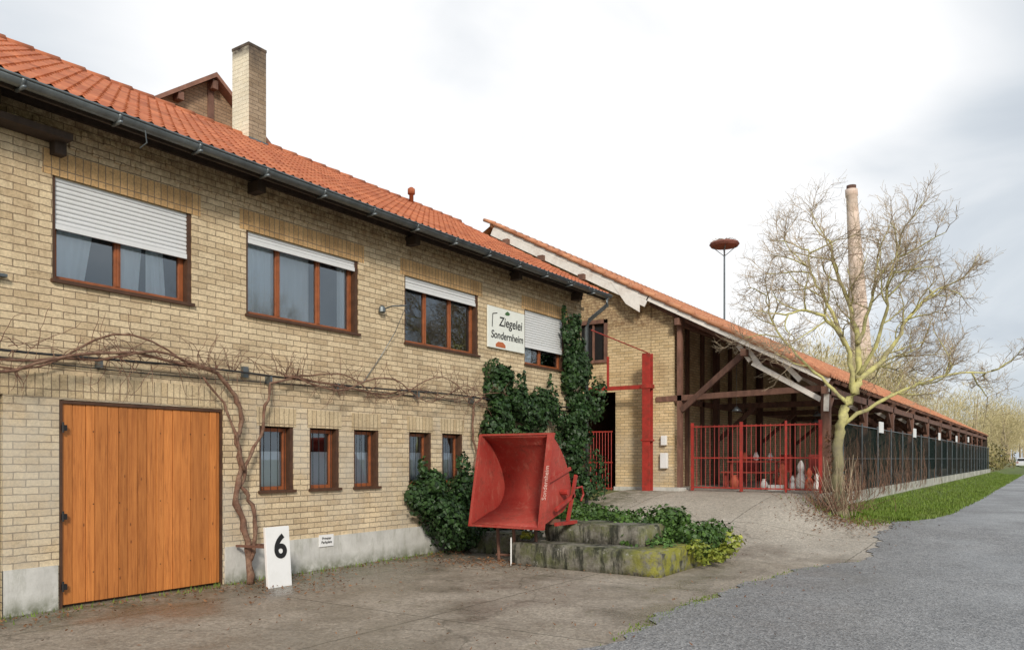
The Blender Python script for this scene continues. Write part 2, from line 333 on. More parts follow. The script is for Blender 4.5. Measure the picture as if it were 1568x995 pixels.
# windows
fr=MB(); rv=MB(); gl=MB(); sh=MB(); cu=MB(); rm=MB(); sl=MB(); br=MB()
def curtain(y0,y1,z0,z1,x=FX-.175,amp=.014,flare=0):
    n=max(6,int((y1-y0)/.012)); base=len(cu.v); ph=random.random()*6
    for i in range(n+1):
        q=i/n; y=y0+(y1-y0)*q; xx=x+amp*math.sin(q*(y1-y0)*62+ph)+amp*.5*math.sin(q*(y1-y0)*27)
        cu.v+=[(xx,y,z0),(xx,y+flare*q,z1)]
    for i in range(n): cu.f.append((base+2*i,base+2*i+2,base+2*i+3,base+2*i+1))
def window(y0,y1,z0,z1,muls,shut,fw=.06):
    x=FX-.10; zt=z1-.02
    rv.box(x-.02,FX-.012,y0,y0+.035,z0,z1); rv.box(x-.02,FX-.012,y1-.05,y1,z0,z1)
    a,b=y0+.035,y1-.05
    edges=[a]+muls+[b]
    fr.box(x-.05,x,a,b,z0,z0+fw); fr.box(x-.05,x,a,b,zt-fw,zt)
    for i,e in enumerate(edges):
        if i==0: fr.box(x-.05,x-.002,a,a+fw,z0+fw,zt-fw)
        elif i==len(edges)-1: fr.box(x-.05,x-.002,b-fw,b,z0+fw,zt-fw)
        else: fr.box(x-.05,x-.002,e-fw*.6,e+fw*.6,z0+fw,zt-fw); fr.box(x-.003,x+.01,e-.012,e+.012,z0+fw,zt-fw)
    gl.quad((x-.03,a,z0),(x-.03,b,z0),(x-.03,b,zt),(x-.03,a,zt))
    sl.box(FX-.1,FX+.045,y0-.02,y1+.02,z0-.035,z0+.002)
    if shut is not None:
        nz=int((z1-shut)/.05)
        for i in range(nz):
            zz=z1-(i+1)*.05; sh.ext([(FX-.045,zz+.003),(FX-.034,zz+.010),(FX-.031,zz+.025),(FX-.034,zz+.042),(FX-.045,zz+.05)],'y',y0+.03,y1-.045)
        zz=z1-nz*.05; sh.box(FX-.05,FX-.022,y0+.03,y1-.045,zz-.055,zz)
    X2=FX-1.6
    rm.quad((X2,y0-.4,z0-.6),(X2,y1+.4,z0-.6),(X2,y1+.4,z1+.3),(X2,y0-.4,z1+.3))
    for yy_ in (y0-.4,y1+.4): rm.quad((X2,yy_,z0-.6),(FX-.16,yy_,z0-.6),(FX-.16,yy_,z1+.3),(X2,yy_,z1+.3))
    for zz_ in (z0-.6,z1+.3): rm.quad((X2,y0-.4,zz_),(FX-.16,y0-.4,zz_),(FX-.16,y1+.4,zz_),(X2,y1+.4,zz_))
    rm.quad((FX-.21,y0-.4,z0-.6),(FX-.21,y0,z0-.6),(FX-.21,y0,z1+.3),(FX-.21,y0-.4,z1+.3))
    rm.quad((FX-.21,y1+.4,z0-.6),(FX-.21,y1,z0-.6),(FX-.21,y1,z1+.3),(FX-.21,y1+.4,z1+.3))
window(1.2,3.0,3.5,4.6,[2.1],4.1)
window(4.25,5.9,3.5,4.6,[5.02],4.10); curtain(4.30,4.66,3.5,4.2,flare=.12); curtain(5.06,5.30,3.5,4.2,flare=.06); curtain(5.40,5.66,3.5,4.2,flare=-.05)
window(6.70,8.74,3.5,4.6,[7.30,8.03],4.49); curtain(6.75,7.28,3.5,4.55); curtain(7.32,7.98,3.5,4.55,FX-.25,.004); curtain(8.48,8.68,3.5,4.55)
window(9.79,11.81,3.5,4.6,[10.42,11.1],4.42); curtain(9.82,9.98,3.5,4.5)
window(13.37,14.95,3.5,4.6,[14.1],3.88); curtain(13.45,13.9,3.5,4.0)
for a,b in lo:
    window(a,b,1.17,2.04,[],None,.05)
    curtain(a+.05,b-.06,1.22,1.70,FX-.155,.004)
    for k in range(1,5):
        y=a+(b-a)*k/5; br.tube([(FX-.06,y,1.17),(FX-.06,y,2.04)],.0045,5)
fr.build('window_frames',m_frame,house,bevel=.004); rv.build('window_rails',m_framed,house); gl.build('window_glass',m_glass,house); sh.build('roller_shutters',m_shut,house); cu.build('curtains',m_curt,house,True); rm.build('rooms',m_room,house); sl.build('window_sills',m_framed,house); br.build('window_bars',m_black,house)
# door leaves
m=MB(); y=4.36
while y<6.31:
    w=random.choice([.10,.115,.13,.145]); y2=min(y+w,6.315)
    if 5.24<y2<5.42: y2=5.335
    if y2-y>.03: m.box(FX-.07,FX-.03+random.uniform(-.004,.004),y+.003,y2-.003,.03,2.19)
    y=y2
m.build('door_planks',m_door,house,bevel=.003)
m=MB(); m.box(FX-.12,FX-.01,4.325,4.36,-.02,2.22); m.box(FX-.12,FX-.01,6.318,6.345,-.02,2.22); m.box(FX-.12,FX-.01,4.36,6.318,2.192,2.225)
m.box(FX-.13,FX-.08,4.36,6.318,0,2.19); m.box(FX-.1,FX-.03,1.62,3.74,0,2.24); m.build('door_frame',m_framed,house)
m=MB()
for z in (.2,.95,1.9): m.box(FX-.03,FX+.03,4.345,4.39,z,z+.06); m.tube([(FX+.02,4.35,z-.02),(FX+.02,4.35,z+.09)],.012,6)
for yk in (4.7,5.0,5.5,5.9,6.1):
    for z in (.35,1.1,1.9): m.tube([(FX-.035,yk,z),(FX-.022,yk,z)],.006,5)
m.build('door_hinges',m_black,house)
# eaves
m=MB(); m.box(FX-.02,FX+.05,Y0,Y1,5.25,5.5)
y=Y0+.3
while y<Y1:
    m.beam((FX-.1,y,5.52),(-8.24,y,5.22),.07,.11); y+=.62
for y in (1.0,3.6,6.78,9.87,12.9,15.3): m.box(FX-.02,FX+.22,y-.06,y+.06,5.08,5.22)
m.quad((FX-.05,Y0-.1,5.575),(FX-.05,Y1+.1,5.575),(-8.18,Y1+.1,5.235),(-8.18,Y0-.1,5.235))
m.box(-8.26,-8.225,Y0-.1,Y1+.1,5.13,5.25)
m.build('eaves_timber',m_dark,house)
m=MB(); P=[]
for k in range(9):
    a=math.pi+math.pi*k/8; P.append((-8.15+.075*math.cos(a),5.215+.075*math.sin(a)))
P+= [(-8.15+.068*math.cos(a),5.215+.068*math.sin(a)) for a in [2*math.pi-math.pi*k/8 for k in range(9)]]
m.ext(P,'y',Y0-.1,Y1+.2); m.tube([(-8.073,Y0-.1,5.215),(-8.073,Y1+.2,5.215)],.012,8)
y=Y0
while y<Y1:
    m.box(-8.24,-8.06,y,y+.03,5.115,5.14); m.ext([(-8.15+.083*math.cos(a),5.215+.083*math.sin(a)) for a in [math.pi+math.pi*k/8 for k in range(9)]],'y',y,y+.035); y+=.95
m.tube([(-8.15,15.8,5.15),(-8.15,15.8,5.0),(-8.3,15.8,4.9),(-8.6,15.82,4.72),(-8.68,15.82,4.55),(-8.68,15.82,.4)],.045,10)
m.build('gutter_and_downpipe',m_zinc,house,True)
# tiles
def tiles(name,ex,ez,rx,rz,y0,y1,w,nr,seg,mat,parent,amp=.022,step=.028):
    L=math.hypot(rx-ex,rz-ez); dx,dz=(rx-ex)/L,(rz-ez)/L; nx,nz=-dz,dx
    if nz<0:nx,nz=-nx,-nz
    row=L/nr; nc=int((y1-y0)/w)*seg; ysn=np.linspace(y0,y1,nc+1)
    ph=((np.arange(nc+1)%seg)/seg)
    prof=amp*(np.cos(2*np.pi*ph)+.35*np.cos(4*np.pi*ph))
    V=[];sv=[]
    for k in range(nr):
        sv+=[(k*row-(.02 if k else .03),step),((k+1)*row-.021,0)]
    for s_,h in sv:
        jit=rng.normal(0,.0018,nc+1)
        hh=prof+h+jit
        for y,q in zip(ysn,hh): V.append((ex+dx*s_+nx*q,y,ez+dz*s_+nz*q))
    n=nc+1; F=[]
    for i in range(len(sv)-1):
        b=i*n
        F+=[(b+j,b+j+1,b+n+j+1,b+n+j) for j in range(nc)]
    m=MB(); m.v=V; m.f=F; return m.build(name,mat,parent)
tiles('roof_tiles',-8.17,5.26,RX,RZ,Y0-.15,Y1+.15,.15,17,4,m_tile,house,.013,.018)
m=MB(); m.quad((RX,Y0-.15,RZ),(RX,Y1+.15,RZ),(-16.7,Y1+.15,5.27),(-16.7,Y0-.15,5.27)); m.build('rear_roof',m_tile,house)
m=MB(); y=Y0
while y<Y1+.1:
    m.tube([(RX,y,RZ-.02),(RX,y+.40,RZ-.005)],[.07,.08],10); y+=.38
m.build('ridge_tiles',m_tile,house,True)
m=MB(); m.beam((-8.2,Y1+.13,5.18),(RX,Y1+.13,RZ-.1),.03,.16); m.build('verge_board',m_dark,house)
# chimney
m=MB(); a,b=9.40,9.79; c,d=-12.68,-12.2
m.quad((c,a,7.2),(d,a,7.2),(d,a,9.2),(c,a,9.2)); m.quad((c,b,7.2),(d,b,7.2),(d,b,9.2),(c,b,9.2)); m.build('chimney_side',m_chim_lit,house)
m=MB(); m.quad((d,a,7.2),(d,b,7.2),(d,b,9.2),(d,a,9.2)); m.quad((c,a,7.2),(c,b,7.2),(c,b,9.2),(c,a,9.2)); m.build('chimney_front',m_chim_shade,house)
m=MB(); m.box(c-.008,d+.008,a-.008,b+.008,9.2,9.25); m.build('chimney_cap',m_chim_shade,house)
m=MB(); m.box(c-.05,d+.03,a-.02,b+.03,7.2,7.50); m.build('chimney_flashing',m_zinc,house)
m=MB(); m.lathe(-12.3,14.0,[(.05,0),(.05,.28),(.085,.28),(.085,.4),(.03,.44)],10,7.45); m.build('roof_vent',m_tile,house,True)
# wall fittings
m=MB(); m.box(FX,FX+.25,2.0,4.34,4.93,5.0); m.box(FX,FX+.12,4.22,4.34,4.80,4.93); m.build('timber_ledge',m_dark,house)
m=MB(); m.tube([(FX,9.25,3.94),(FX+.22,9.25,3.98),(FX+.3,9.5,4.02)],.012,6); m.lathe(FX+.06,9.2,[(.03,0),(.06,.02),(.05,.09),(.02,.12)],10,3.88)
m.tube([(FX+.3,9.5,4.02),(FX+.1,9.45,3.6),(FX+.03,9.2,3.2),(FX+.03,8.8,2.75)],.006,5)
m.box(FX,FX+.08,3.5,3.78,3.42,3.45); m.box(FX,FX+.05,6.62,6.70,2.66,2.80)
for y in (4.7,7.0,8.2,10.0,11.5): m.box(FX,FX+.12,y,y+.03,2.60,2.70)
m.tube([(-8.1,4.9,5.14),(-8.12,4.93,5.02),(-8.2,4.9,4.97)],.007,5)
m.build('wall_brackets',m_zinc,house)
m=MB(); m.box(FX+.023,FX+.04,7.93,8.2,.33,.50); m.build('parking_plaque',m_white,house)
def text(s,loc,size,mat,parent,rot=(math.radians(90),0,math.radians(90)),off=0,name='lettering',shear=0):
    c=bpy.data.curves.new(name,'FONT'); c.body=s; c.size=size; c.extrude=.002; c.offset=off; c.shear=shear; c.align_x='CENTER'
    o=bpy.data.objects.new(name,c); o.location=loc; o.rotation_euler=rot; scene.collection.objects.link(o); c.materials.append(mat); o.parent=parent; return o
text('Privater\nParkplatz',(FX+.043,8.065,.43),.055,m_black,house,name='plaque_text')
# company sign
sign=root('brickworks_sign')
m=MB(); m.box(FX+.02,FX+.05,12.05,13.30,3.69,4.47); m.build('board',simple('sign_board',(.84,.86,.80),.5,.04,3,0,dirt=((.6,.63,.55),4,.25)),sign,bevel=.006)
text('Ziegelei',(FX+.054,12.80,4.13),.25,m_black,sign,off=.002,name='text_top',shear=.15)
text('Sondernheim',(FX+.054,12.69,3.88),.205,m_black,sign,off=.0015,name='text_bottom',shear=.15)
mg=simple('sign_green',(.06,.14,.05),.6,.1,4,0); mo=simple('sign_orange',(.5,.14,.05),.6,.1,4,0)
m=MB(); m.ext([(12.60,4.37),(12.64,4.41),(12.70,4.44),(12.78,4.40),(12.74,4.365),(12.66,4.355)],'x',FX+.051,FX+.055); m.build('emblem',mg,sign)
m=MB(); m.tube([(FX+.055,12.18,4.08),(FX+.055,12.20,4.33)],.008,6); m.tube([(FX+.055,12.20,4.33),(FX+.055,12.34,4.36)],.008,6); m.build('crane_drawing',m_black,sign)
m=MB(); m.ext([(12.30,3.72),(12.62,3.72),(12.62,3.77),(12.54,3.82),(12.38,3.82),(12.30,3.77)],'x',FX+.051,FX+.056); m.build('kiln_picture',mo,sign)
# number board
nb=root('number_board')
m=MB(); m.ext([(-8.0,.0),(-7.96,.0),(-8.02,.75),(-8.06,.75)],'y',6.42,6.79); m.build('panel',m_white,nb,bevel=.004)
m=MB(); m.beam((-8.05,6.5,.5),(-8.68,6.5,.48),.03,.03); m.beam((-8.05,6.7,.5),(-8.68,6.7,.48),.03,.03); m.build('wall_stay',m_timber,nb)
text('6',(-7.985,6.635,.37),.40,m_black,nb,rot=(math.radians(90-4.6),0,math.radians(90)),off=.012,name='numeral')
# ---------------------------------------------------------------- vines & cable
cb=MB(); pts=[(FX+.1,y,2.70+.02*math.sin(y*1.3)) for y in np.arange(-3,16,.5)]; cb.tube(pts,.014,6)
cb.tube([(FX+.03,y,2.62+.03*math.sin(y*.9)) for y in np.arange(-3,15.6,.5)],.008,5); cb.build('wall_cable',m_cable)
vine=root('climbing_vine'); vm=MB(); vt=MB()
def wander(p,d,n,step,r0,r1,j,grav=0,sides=6,mb=None,zt=None,xlim=(FX+.03,FX+.3)):
    pts=[Vector(p)]; d=Vector(d).normalized()
    for i in range(n):
        d+=Vector((random.gauss(0,j*.6),random.gauss(0,j),random.gauss(0,j)+grav))
        if zt is not None: d.z+=(zt-pts[-1].z)*1.2
        d.normalize(); q=pts[-1]+d*step; q.x=min(max(q.x,xlim[0]),xlim[1]); pts.append(q)
    (mb or vm).tube(pts,[r0+(r1-r0)*i/n for i in range(n+1)],sides); return pts
def stem(base,pl,r):
    pts=[]
    for i in range(len(pl)-1):
        a,b=Vector(pl[i]),Vector(pl[i+1])
        for k in range(4): pts.append(a.lerp(b,k/4)+Vector((random.gauss(0,.008),random.gauss(0,.012),0)))
    pts.append(Vector(pl[-1])); n=len(pts); vm.tube(pts,[r*(1-.5*i/n)*(1+.18*math.sin(i*1.9)) for i in range(n)],8)
S=FX+.16
stem(0,[(S+.12,6.55,0),(S+.05,6.57,.45),(S+.02,6.50,.8),(S,6.42,1.1),(S,6.50,1.45),(S,6.44,1.8),(S,6.52,2.1),(S,6.40,2.4),(S,6.15,2.66),(S,5.8,2.75)],.045)
stem(0,[(S+.1,6.57,.3),(S+.05,6.68,.7),(S+.02,6.66,1.0),(S,6.52,1.25),(S,6.60,1.6),(S,6.82,1.9),(S,6.88,2.3),(S,7.0,2.6),(S,7.5,2.75)],.030)
stem(0,[(S+.05,6.50,1.45),(S+.05,6.38,1.9),(S,6.25,2.3),(S,5.95,2.6)],.022)
stem(0,[(S,11.5,0.2),(S,11.45,1),(S,11.55,1.7),(S,11.4,2.2),(S,11.5,2.6),(S,11.8,2.75)],.03)
def spurs(pts,k,lmin,lmax,r,grav=-.02):
    for _ in range(k):
        p=random.choice(pts); d=(random.uniform(0,.5),random.gauss(0,.8),random.choice([1,1,-.8])*random.uniform(.3,1))
        n=random.randint(4,7); L=random.uniform(lmin,lmax); q=wander(p,d,n,L/n,r,r*.4,.25,grav,4,vt)
        for _ in range(2): wander(random.choice(q),(random.uniform(0,.4),random.gauss(0,.8),random.gauss(0,.6)),4,L/9,r*.6,r*.3,.3,-.03,3,vt)
for k in range(3):
    a=wander((S,6.1,2.7),(0,-1,.0),42,.22,.019-.003*k,.007,.10,0,6,vm,2.70+.03*k); spurs(a,50,.12,.36,.005)
    b=wander((S,7.2,2.72),(0,1,.0),25,.21,.017-.003*k,.006,.10,0,6,vm,2.68+.03*k); spurs(b,34,.12,.40,.005)
for c0,n in ((6.2,26),(7.2,20),(5.0,14),(11.2,16),(4,10),(8.4,8)):
    for _ in range(n):
        wander((S,c0+random.gauss(0,.3),2.72),(.2,random.gauss(0,.9),1),8,random.uniform(.04,.075),.005,.002,.22,-.10,4,vt)
for _ in range(36): wander((S,random.uniform(3.5,12),2.68),(.1,random.gauss(0,.4),-1),7,random.uniform(.03,.09),.005,.002,.25,-.05,4,vt)
vm.build('stems',m_bark,vine,True); vt.build('twigs',m_bark,vine)
# ---------------------------------------------------------------- leaves
def leafmass(name,blobs,size,mat,parent=None,hang=.0,lo_z=None):
    V=[];cnt=0
    for (cx,cy,cz,rx,ry,rz,n) in blobs:
        d=rng.normal(size=(n,3)); d/=np.linalg.norm(d,axis=1)[:,None]
        ph=rng.random(6)*6
        lump=1+.16*np.sin(5*d[:,0]+ph[0])*np.sin(6*d[:,1]+ph[1])+.14*np.sin(9*d[:,2]+ph[2]+4*d[:,1])
        r=(1-np.abs(rng.normal(0,.13,n)))*lump
        P=np.stack([cx+d[:,0]*rx*r,cy+d[:,1]*ry*r,cz+d[:,2]*rz*r],1)
        nrm=d/np.array([rx,ry,rz]); nrm/=np.linalg.norm(nrm,axis=1)[:,None]; nrm+=rng.normal(0,.45,(n,3)); nrm[:,2]+=.25; nrm/=np.linalg.norm(nrm,axis=1)[:,None]
        tdir=rng.normal(0,.6,(n,3)); tdir[:,2]-=.7; tdir-=nrm*np.sum(tdir*nrm,1)[:,None]; tdir/=np.linalg.norm(tdir,axis=1)[:,None]
        b=np.cross(nrm,tdir); s=(size*rng.uniform(.6,1.3,n))[:,None]
        keep=P[:,0]>FX+.01 if lo_z is None else (P[:,2]>lo_z)
        Q=np.stack([P-tdir*s*.45,P-tdir*s*.15+b*s*.5-nrm*s*.1,P+tdir*s*.6-nrm*s*.12,P-tdir*s*.15-b*s*.5-nrm*s*.1],1)
        V.append(Q[keep])
    V=np.concatenate(V); N=len(V); m=MB(); m.v=V.reshape(-1,3).tolist(); m.f=[(4*i,4*i+1,4*i+2,4*i+3) for i in range(N)]
    return m.build(name,mat,parent)
def rb(n,fx,k,rr,q):
    out=[]
    for _ in range(n):
        x,y,z=fx(); r=random.uniform(*rr); out.append((x,y,z,r*q[0],r*q[1],r*q[2],k))
    return out
U=random.uniform
bush=rb(34,lambda:(U(-8.62,-8.1),U(10.05,11.4),U(.35,1.2)),260,(.2,.34),(1,1,1))
bush+=rb(8,lambda:(U(-8.6,-8.3),U(9.85,10.2),U(.8,1.25)),220,(.14,.22),(1,1,1))+[(-8.5,9.95,1.45,.08,.08,.16,70),(-8.4,10.9,1.5,.1,.14,.2,120)]
bush+=rb(18,lambda:(U(-8.5,-7.9),U(11.2,12.6),U(.2,1.0)),230,(.2,.34),(1,1,1))
leafmass('ivy_bush',bush,.065,m_ivy)
wall=rb(22,lambda:(FX+U(.05,.3),U(12.1,14.4),U(2.4,2.9)),230,(.15,.27),(.9,1.2,1))
wall+=rb(8,lambda:(FX+U(.08,.25),U(12.0,12.5),U(2.8,3.25)),190,(.12,.22),(1,.9,1))+rb(7,lambda:(FX+U(.08,.25),U(11.8,12.3),U(1.9,2.5)),160,(.14,.22),(1,.8,1.2))
wall+=rb(8,lambda:(FX+U(.08,.2),U(12.2,14.4),U(1.8,2.4)),100,(.1,.2),(.8,.6,1.6))
for _ in range(26): y=U(11.9,14.6); wall.append((FX+.2,y,U(1.9,3.1),.06,.05,.28,50))
for _ in range(8): wall.append((-8.6,U(14.6,15.4),U(4.0,4.9),.07,.07,.22,60))
wall+=rb(42,lambda:(-8.62+U(-.05,.2),U(14.85,15.45),U(.5,4.1)),240,(.17,.27),(.9,.85,1.1))
wall+=[(-8.6,15.1,4.45,.14,.16,.3,220),(-8.4,15.8,2.9,.22,.2,.5,300),(-8.4,15.7,1.2,.3,.25,.6,360)]
leafmass('wall_ivy',wall,.075,m_ivy)
gc=rb(26,lambda:(U(-6.9,-5.0),U(11.3,12.8),U(.45,.68)),240,(.16,.3),(1.2,1.2,.7))
gc+=rb(26,lambda:(U(-5.3,-4.15),U(10.7,12.6),U(.15,.48)),240,(.16,.28),(1.2,1.2,.8))
gc+=rb(10,lambda:(U(-7.6,-6.6),U(11.6,12.8),U(.3,.9)),200,(.2,.3),(1,1,1))
leafmass('groundcover_ivy',gc,.06,m_ivy2,lo_z=.03)
leafmass('yellow_groundcover',rb(9,lambda:(U(-4.5,-4.0),U(10.9,12.2),U(.12,.35)),90,(.1,.2),(1.1,1.1,.8))+[(-6.7,10.3,.42,.12,.1,.06,60)],.06,m_ivy3,lo_z=.03)
# ---------------------------------------------------------------- concrete pad
pad=root('concrete_pedestal')
def rough_block(x0,x1,y0,y1,z0,z1,s=.12,j=.012):
    import bmesh
    bm=bmesh.new(); bmesh.ops.create_cube(bm,size=1)
    for v in bm.verts: v.co=Vector(((x0+x1)/2+v.co.x*(x1-x0),(y0+y1)/2+v.co.y*(y1-y0),(z0+z1)/2+v.co.z*(z1-z0)))
    bmesh.ops.bevel(bm,geom=list(bm.edges),offset=.03,segments=2,affect='EDGES')
    for ax,(a,b) in enumerate(((x0,x1),(y0,y1),(z0,z1))):
        n=max(2,int((b-a)/s))
        for i in range(1,n):
            co=[0,0,0];no=[0,0,0];co[ax]=a+(b-a)*i/n;no[ax]=1
            bmesh.ops.bisect_plane(bm,geom=list(bm.verts)+list(bm.edges)+list(bm.faces),plane_co=co,plane_no=no)
    for v in bm.verts: v.co+=Vector((random.gauss(0,j*.6),random.gauss(0,j*.6),random.gauss(0,j*.6)))
    m=MB(); bm.verts.index_update(); m.v=[tuple(v.co) for v in bm.verts]; m.f=[tuple(v.index for v in f.verts) for f in bm.faces]; bm.free(); return m
rough_block(-6.78,-4.35,9.95,12.2,-.05,.34,j=.009).build('lower_step',m_conc,pad,True)
rough_block(-6.5,-4.84,10.5,11.3,.30,.62,j=.009).build('upper_step',m_conc,pad,True)
rough_block(-8.3,-7.2,10.9,11.6,-.05,.35,j=.009).build('block',m_conc,pad,True)
# ---------------------------------------------------------------- tipper bucket
bk=root('tipper_bucket')
inner=[(10.00,1.95),(10.22,1.82),(10.48,1.5),(10.60,1.2),(10.56,.98),(10.40,.82),(10.15,.74),(9.72,.60)]
ia=np.array(inner); smp=[]
for i in range(len(inner)-1):
    p0=ia[max(i-1,0)];p1=ia[i];p2=ia[i+1];p3=ia[min(i+2,len(inner)-1)]
    for t_ in (0,.33,.67): smp.append(tuple(.5*((2*p1)+(p2-p0)*t_+(2*p0-5*p1+4*p2-p3)*t_*t_+(3*p1-p0-3*p2+p3)*t_**3)))
smp.append(inner[-1]); inner=[(float(a),float(b)) for a,b in smp]
m=MB()
ya,yb=-7.32,-6.10
n0=len(m.v)
for (y,z) in inner: m.v+=[(ya,y,z),(yb,y,z)]
for i in range(len(inner)-1): m.f.append((n0+2*i,n0+2*i+1,n0+2*i+3,n0+2*i+2))
o=m.build('curved_back_sheet',m_bucket,bk,True); s=o.modifiers.new('s','SOLIDIFY'); s.thickness=.015
m=MB()
for x in (ya,yb): m.ext([(y,z) for y,z in inner],'x',x-.008,x+.008)
for x in (ya-.02,yb+.035): m.beam((x,9.98,1.97),(x,9.70,.58),.11 if x>-6.5 else .05,.03,up=(0,1,0))
m.beam((ya-.04,10.0,1.965),(yb+.08,10.0,1.965),.05,.03); m.beam((ya-.04,9.70,.59),(yb+.08,9.70,.59),.05,.03)
m.beam((yb+.03,10.55,1.45),(yb+.03,9.86,1.25),.03,.05)
m.build('end_plates',m_bucket,bk)
m=MB()
m.beam((yb+.10,10.35,.66),(yb+.10,10.6,1.35),.04,.05); m.beam((yb+.10,10.0,.85),(yb+.10,10.55,1.05),.04,.05); m.tube([(yb+.02,10.3,1.1),(yb+.14,10.3,1.1)],.045,10)
m.tube([(yb+.10,10.6,1.15),(yb+.12,10.75,1.17),(yb+.12,10.8,1.05),(yb+.12,10.72,.95)],.016,6)
m.beam((yb+.10,10.0,.64),(yb+.10,10.6,.64),.05,.05)
m.build('tipping_frame',m_redp,bk)
m=MB()
for x in (-7.15,-6.85,-6.45): m.tube([(x,10.2,0),(x,10.15,.72)],.025,8)
m.beam((-7.3,10.2,.66),(-6.05,10.2,.66),.05,.08); m.tube([(-7.2,10.2,.1),(-6.5,10.2,.12)],.02,6); m.build('stand',m_timber,bk)
m=MB(); m.tube([(-6.72,9.9,0),(-6.72,9.9,.42)],.012,6); m.build('marker_stick',m_white,bk)
m_pink=simple('faded_lettering',(.70,.48,.42),.7,.1,4,0)
o=text('Sondernheim',(0,0,0),.095,m_pink,bk,name='bucket_lettering'); f_=Vector((0,.28,1.39)).normalized(); n_=Vector((0,-f_.z,f_.y)); yv=n_.cross(f_)
o.rotation_mode='QUATERNION'; o.rotation_quaternion=Matrix((f_,yv,n_)).transposed().to_quaternion(); o.location=Vector((yb+.070,9.98,1.97)).lerp(Vector((yb+.070,9.70,.58)),.52)+n_*.0175
# ---------------------------------------------------------------- shed
shed=root('brickworks_shed')
EX,EZ,SRX,SRZ=-4.21,3.46,-13.63,8.50; YS=19.1; YE=73.5; WY=19.45
rz=lambda x:EZ+(SRZ-EZ)*(EX-x)/(EX-SRX)
tiles('shed_roof_tiles',EX,EZ,SRX,SRZ,YS,YE,.25,26,4,m_tile2,shed,.02,.025)
m=MB(); m.quad((SRX,YS,SRZ),(SRX,YE,SRZ),(-23,YE,3.5),(-23,YS,3.5)); m.build('shed_rear_roof',m_tile2,shed)
m=MB(); y=YS
while y<YE: m.tube([(SRX,y,SRZ-.03),(SRX,y+.40,SRZ-.01)],[.10,.11],8); y+=.38
k=0
while k<27:
    x0=EX-k*.36; m.tube([(x0+.04,YS-.01,rz(x0)+.03),(x0-.36,YS-.01,rz(x0-.36)+.01)],[.06,.05],8); k+=1
m.build('shed_ridge_tiles',m_tile2,shed,True)
m=MB(); m.beam((EX+.02,YS+.02,EZ-.09),(-8.7,YS+.02,rz(-8.7)-.09),.03,.12); m.beam((-8.7,YS+.02,rz(-8.7)-.17),(SRX,YS+.02,SRZ-.17),.03,.32); m.quad((-8.7,YS,rz(-8.7)-.14),(-8.7,WY,rz(-8.7)-.14),(SRX,WY,SRZ-.14),(SRX,YS,SRZ-.14))
m.poly([(-9.75,YS-.005,rz(-9.75)-.1),(-8.9,YS-.005,rz(-8.9)-.1),(-8.9,YS-.005,rz(-8.9)-.55),(-9.3,YS-.005,rz(-9.3)-.5)])
m.build('barge_board',m_pale,shed)
m=MB()
for x in (-10.6,-11.9,-13.1): m.box(x-.09,x+.09,YS-.12,WY,rz(x)-.42,rz(x)-.26)
m.build('purlin_ends',m_timber,shed)
# gable wall with window and gateway
m=MB()
hs=[(-10.95,-10.04,4.3,5.35),(-11.2,-9.78,.4,3.4)]
holed(m,[-12.5,-8.75],[.3,5.6],hs,lambda a,z:(a,WY,z))
m.poly([(-12.5,WY,5.6),(-8.75,WY,5.6),(-8.75,WY,rz(-8.75)-.1),(-12.5,WY,rz(-12.5)-.1)])
m.poly([(-20,WY,.3),(-12.5,WY,.3),(-12.5,WY,rz(-12.5)-.1),(SRX,WY,SRZ-.1),(-20,WY,5.1)])
m.build('gable_wall',m_brickx,shed)
m=MB(); m.box(-10.95,-10.04,WY+.08,WY+.12,4.3,5.35); m.build('gable_window_pane',m_black,shed)
m=MB(); m.quad((-12,23,.3),(-8.8,23,.3),(-8.8,23,4),(-12,23,4)); m.quad((-11.5,WY,.3),(-11.5,23,.3),(-11.5,23,4),(-11.5,WY,4)); m.quad((-12,WY,3.6),(-8.8,WY,3.6),(-8.8,23,3.6),(-12,23,3.6)); m.build('gateway_backing',m_timber,shed)  # dark backing box added so the side gate opening reads dark
m=MB(); m.box(-10.12,-10.02,WY-.03,WY+.07,4.25,5.4); m.box(-10.9,-10.02,WY-.03,WY+.07,5.3,5.4); m.box(-10.9,-10.0,WY-.05,WY+.07,4.22,4.3); m.box(-10.5,-10.45,WY+.02,WY+.07,4.3,5.3); m.build('gable_window_frame',m_timber,shed)
m=MB(); m.quad((-8.75,WY,.3),(-8.75,YE,.3),(-8.75,YE,5.8),(-8.75,WY,5.8)); m.build('inner_wall',m_red_inner,shed)
m=MB(); m.box(-9.80,-8.70,WY-.08,WY-.005,.3,.85); m.box(-8.7,-7.75,19.0,19.6,.3,.86); m.build('pier_base',m_plaster,shed,bevel=.01)
m=MB(); m.box(-8.75,-4.25,19.35,YE,.2,.81); m.build('floor_slab',simple('slab',(.40,.36,.31),.85,.3,2,.3),shed)
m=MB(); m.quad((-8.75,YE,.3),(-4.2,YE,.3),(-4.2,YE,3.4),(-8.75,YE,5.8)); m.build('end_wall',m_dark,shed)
m=MB(); m.box(-8.74,-8.12,WY+.02,WY+.1,.8,5.6); m.build('wall_return',m_brickx,shed)
tm=MB(); tp=MB()
k=0; y=19.5
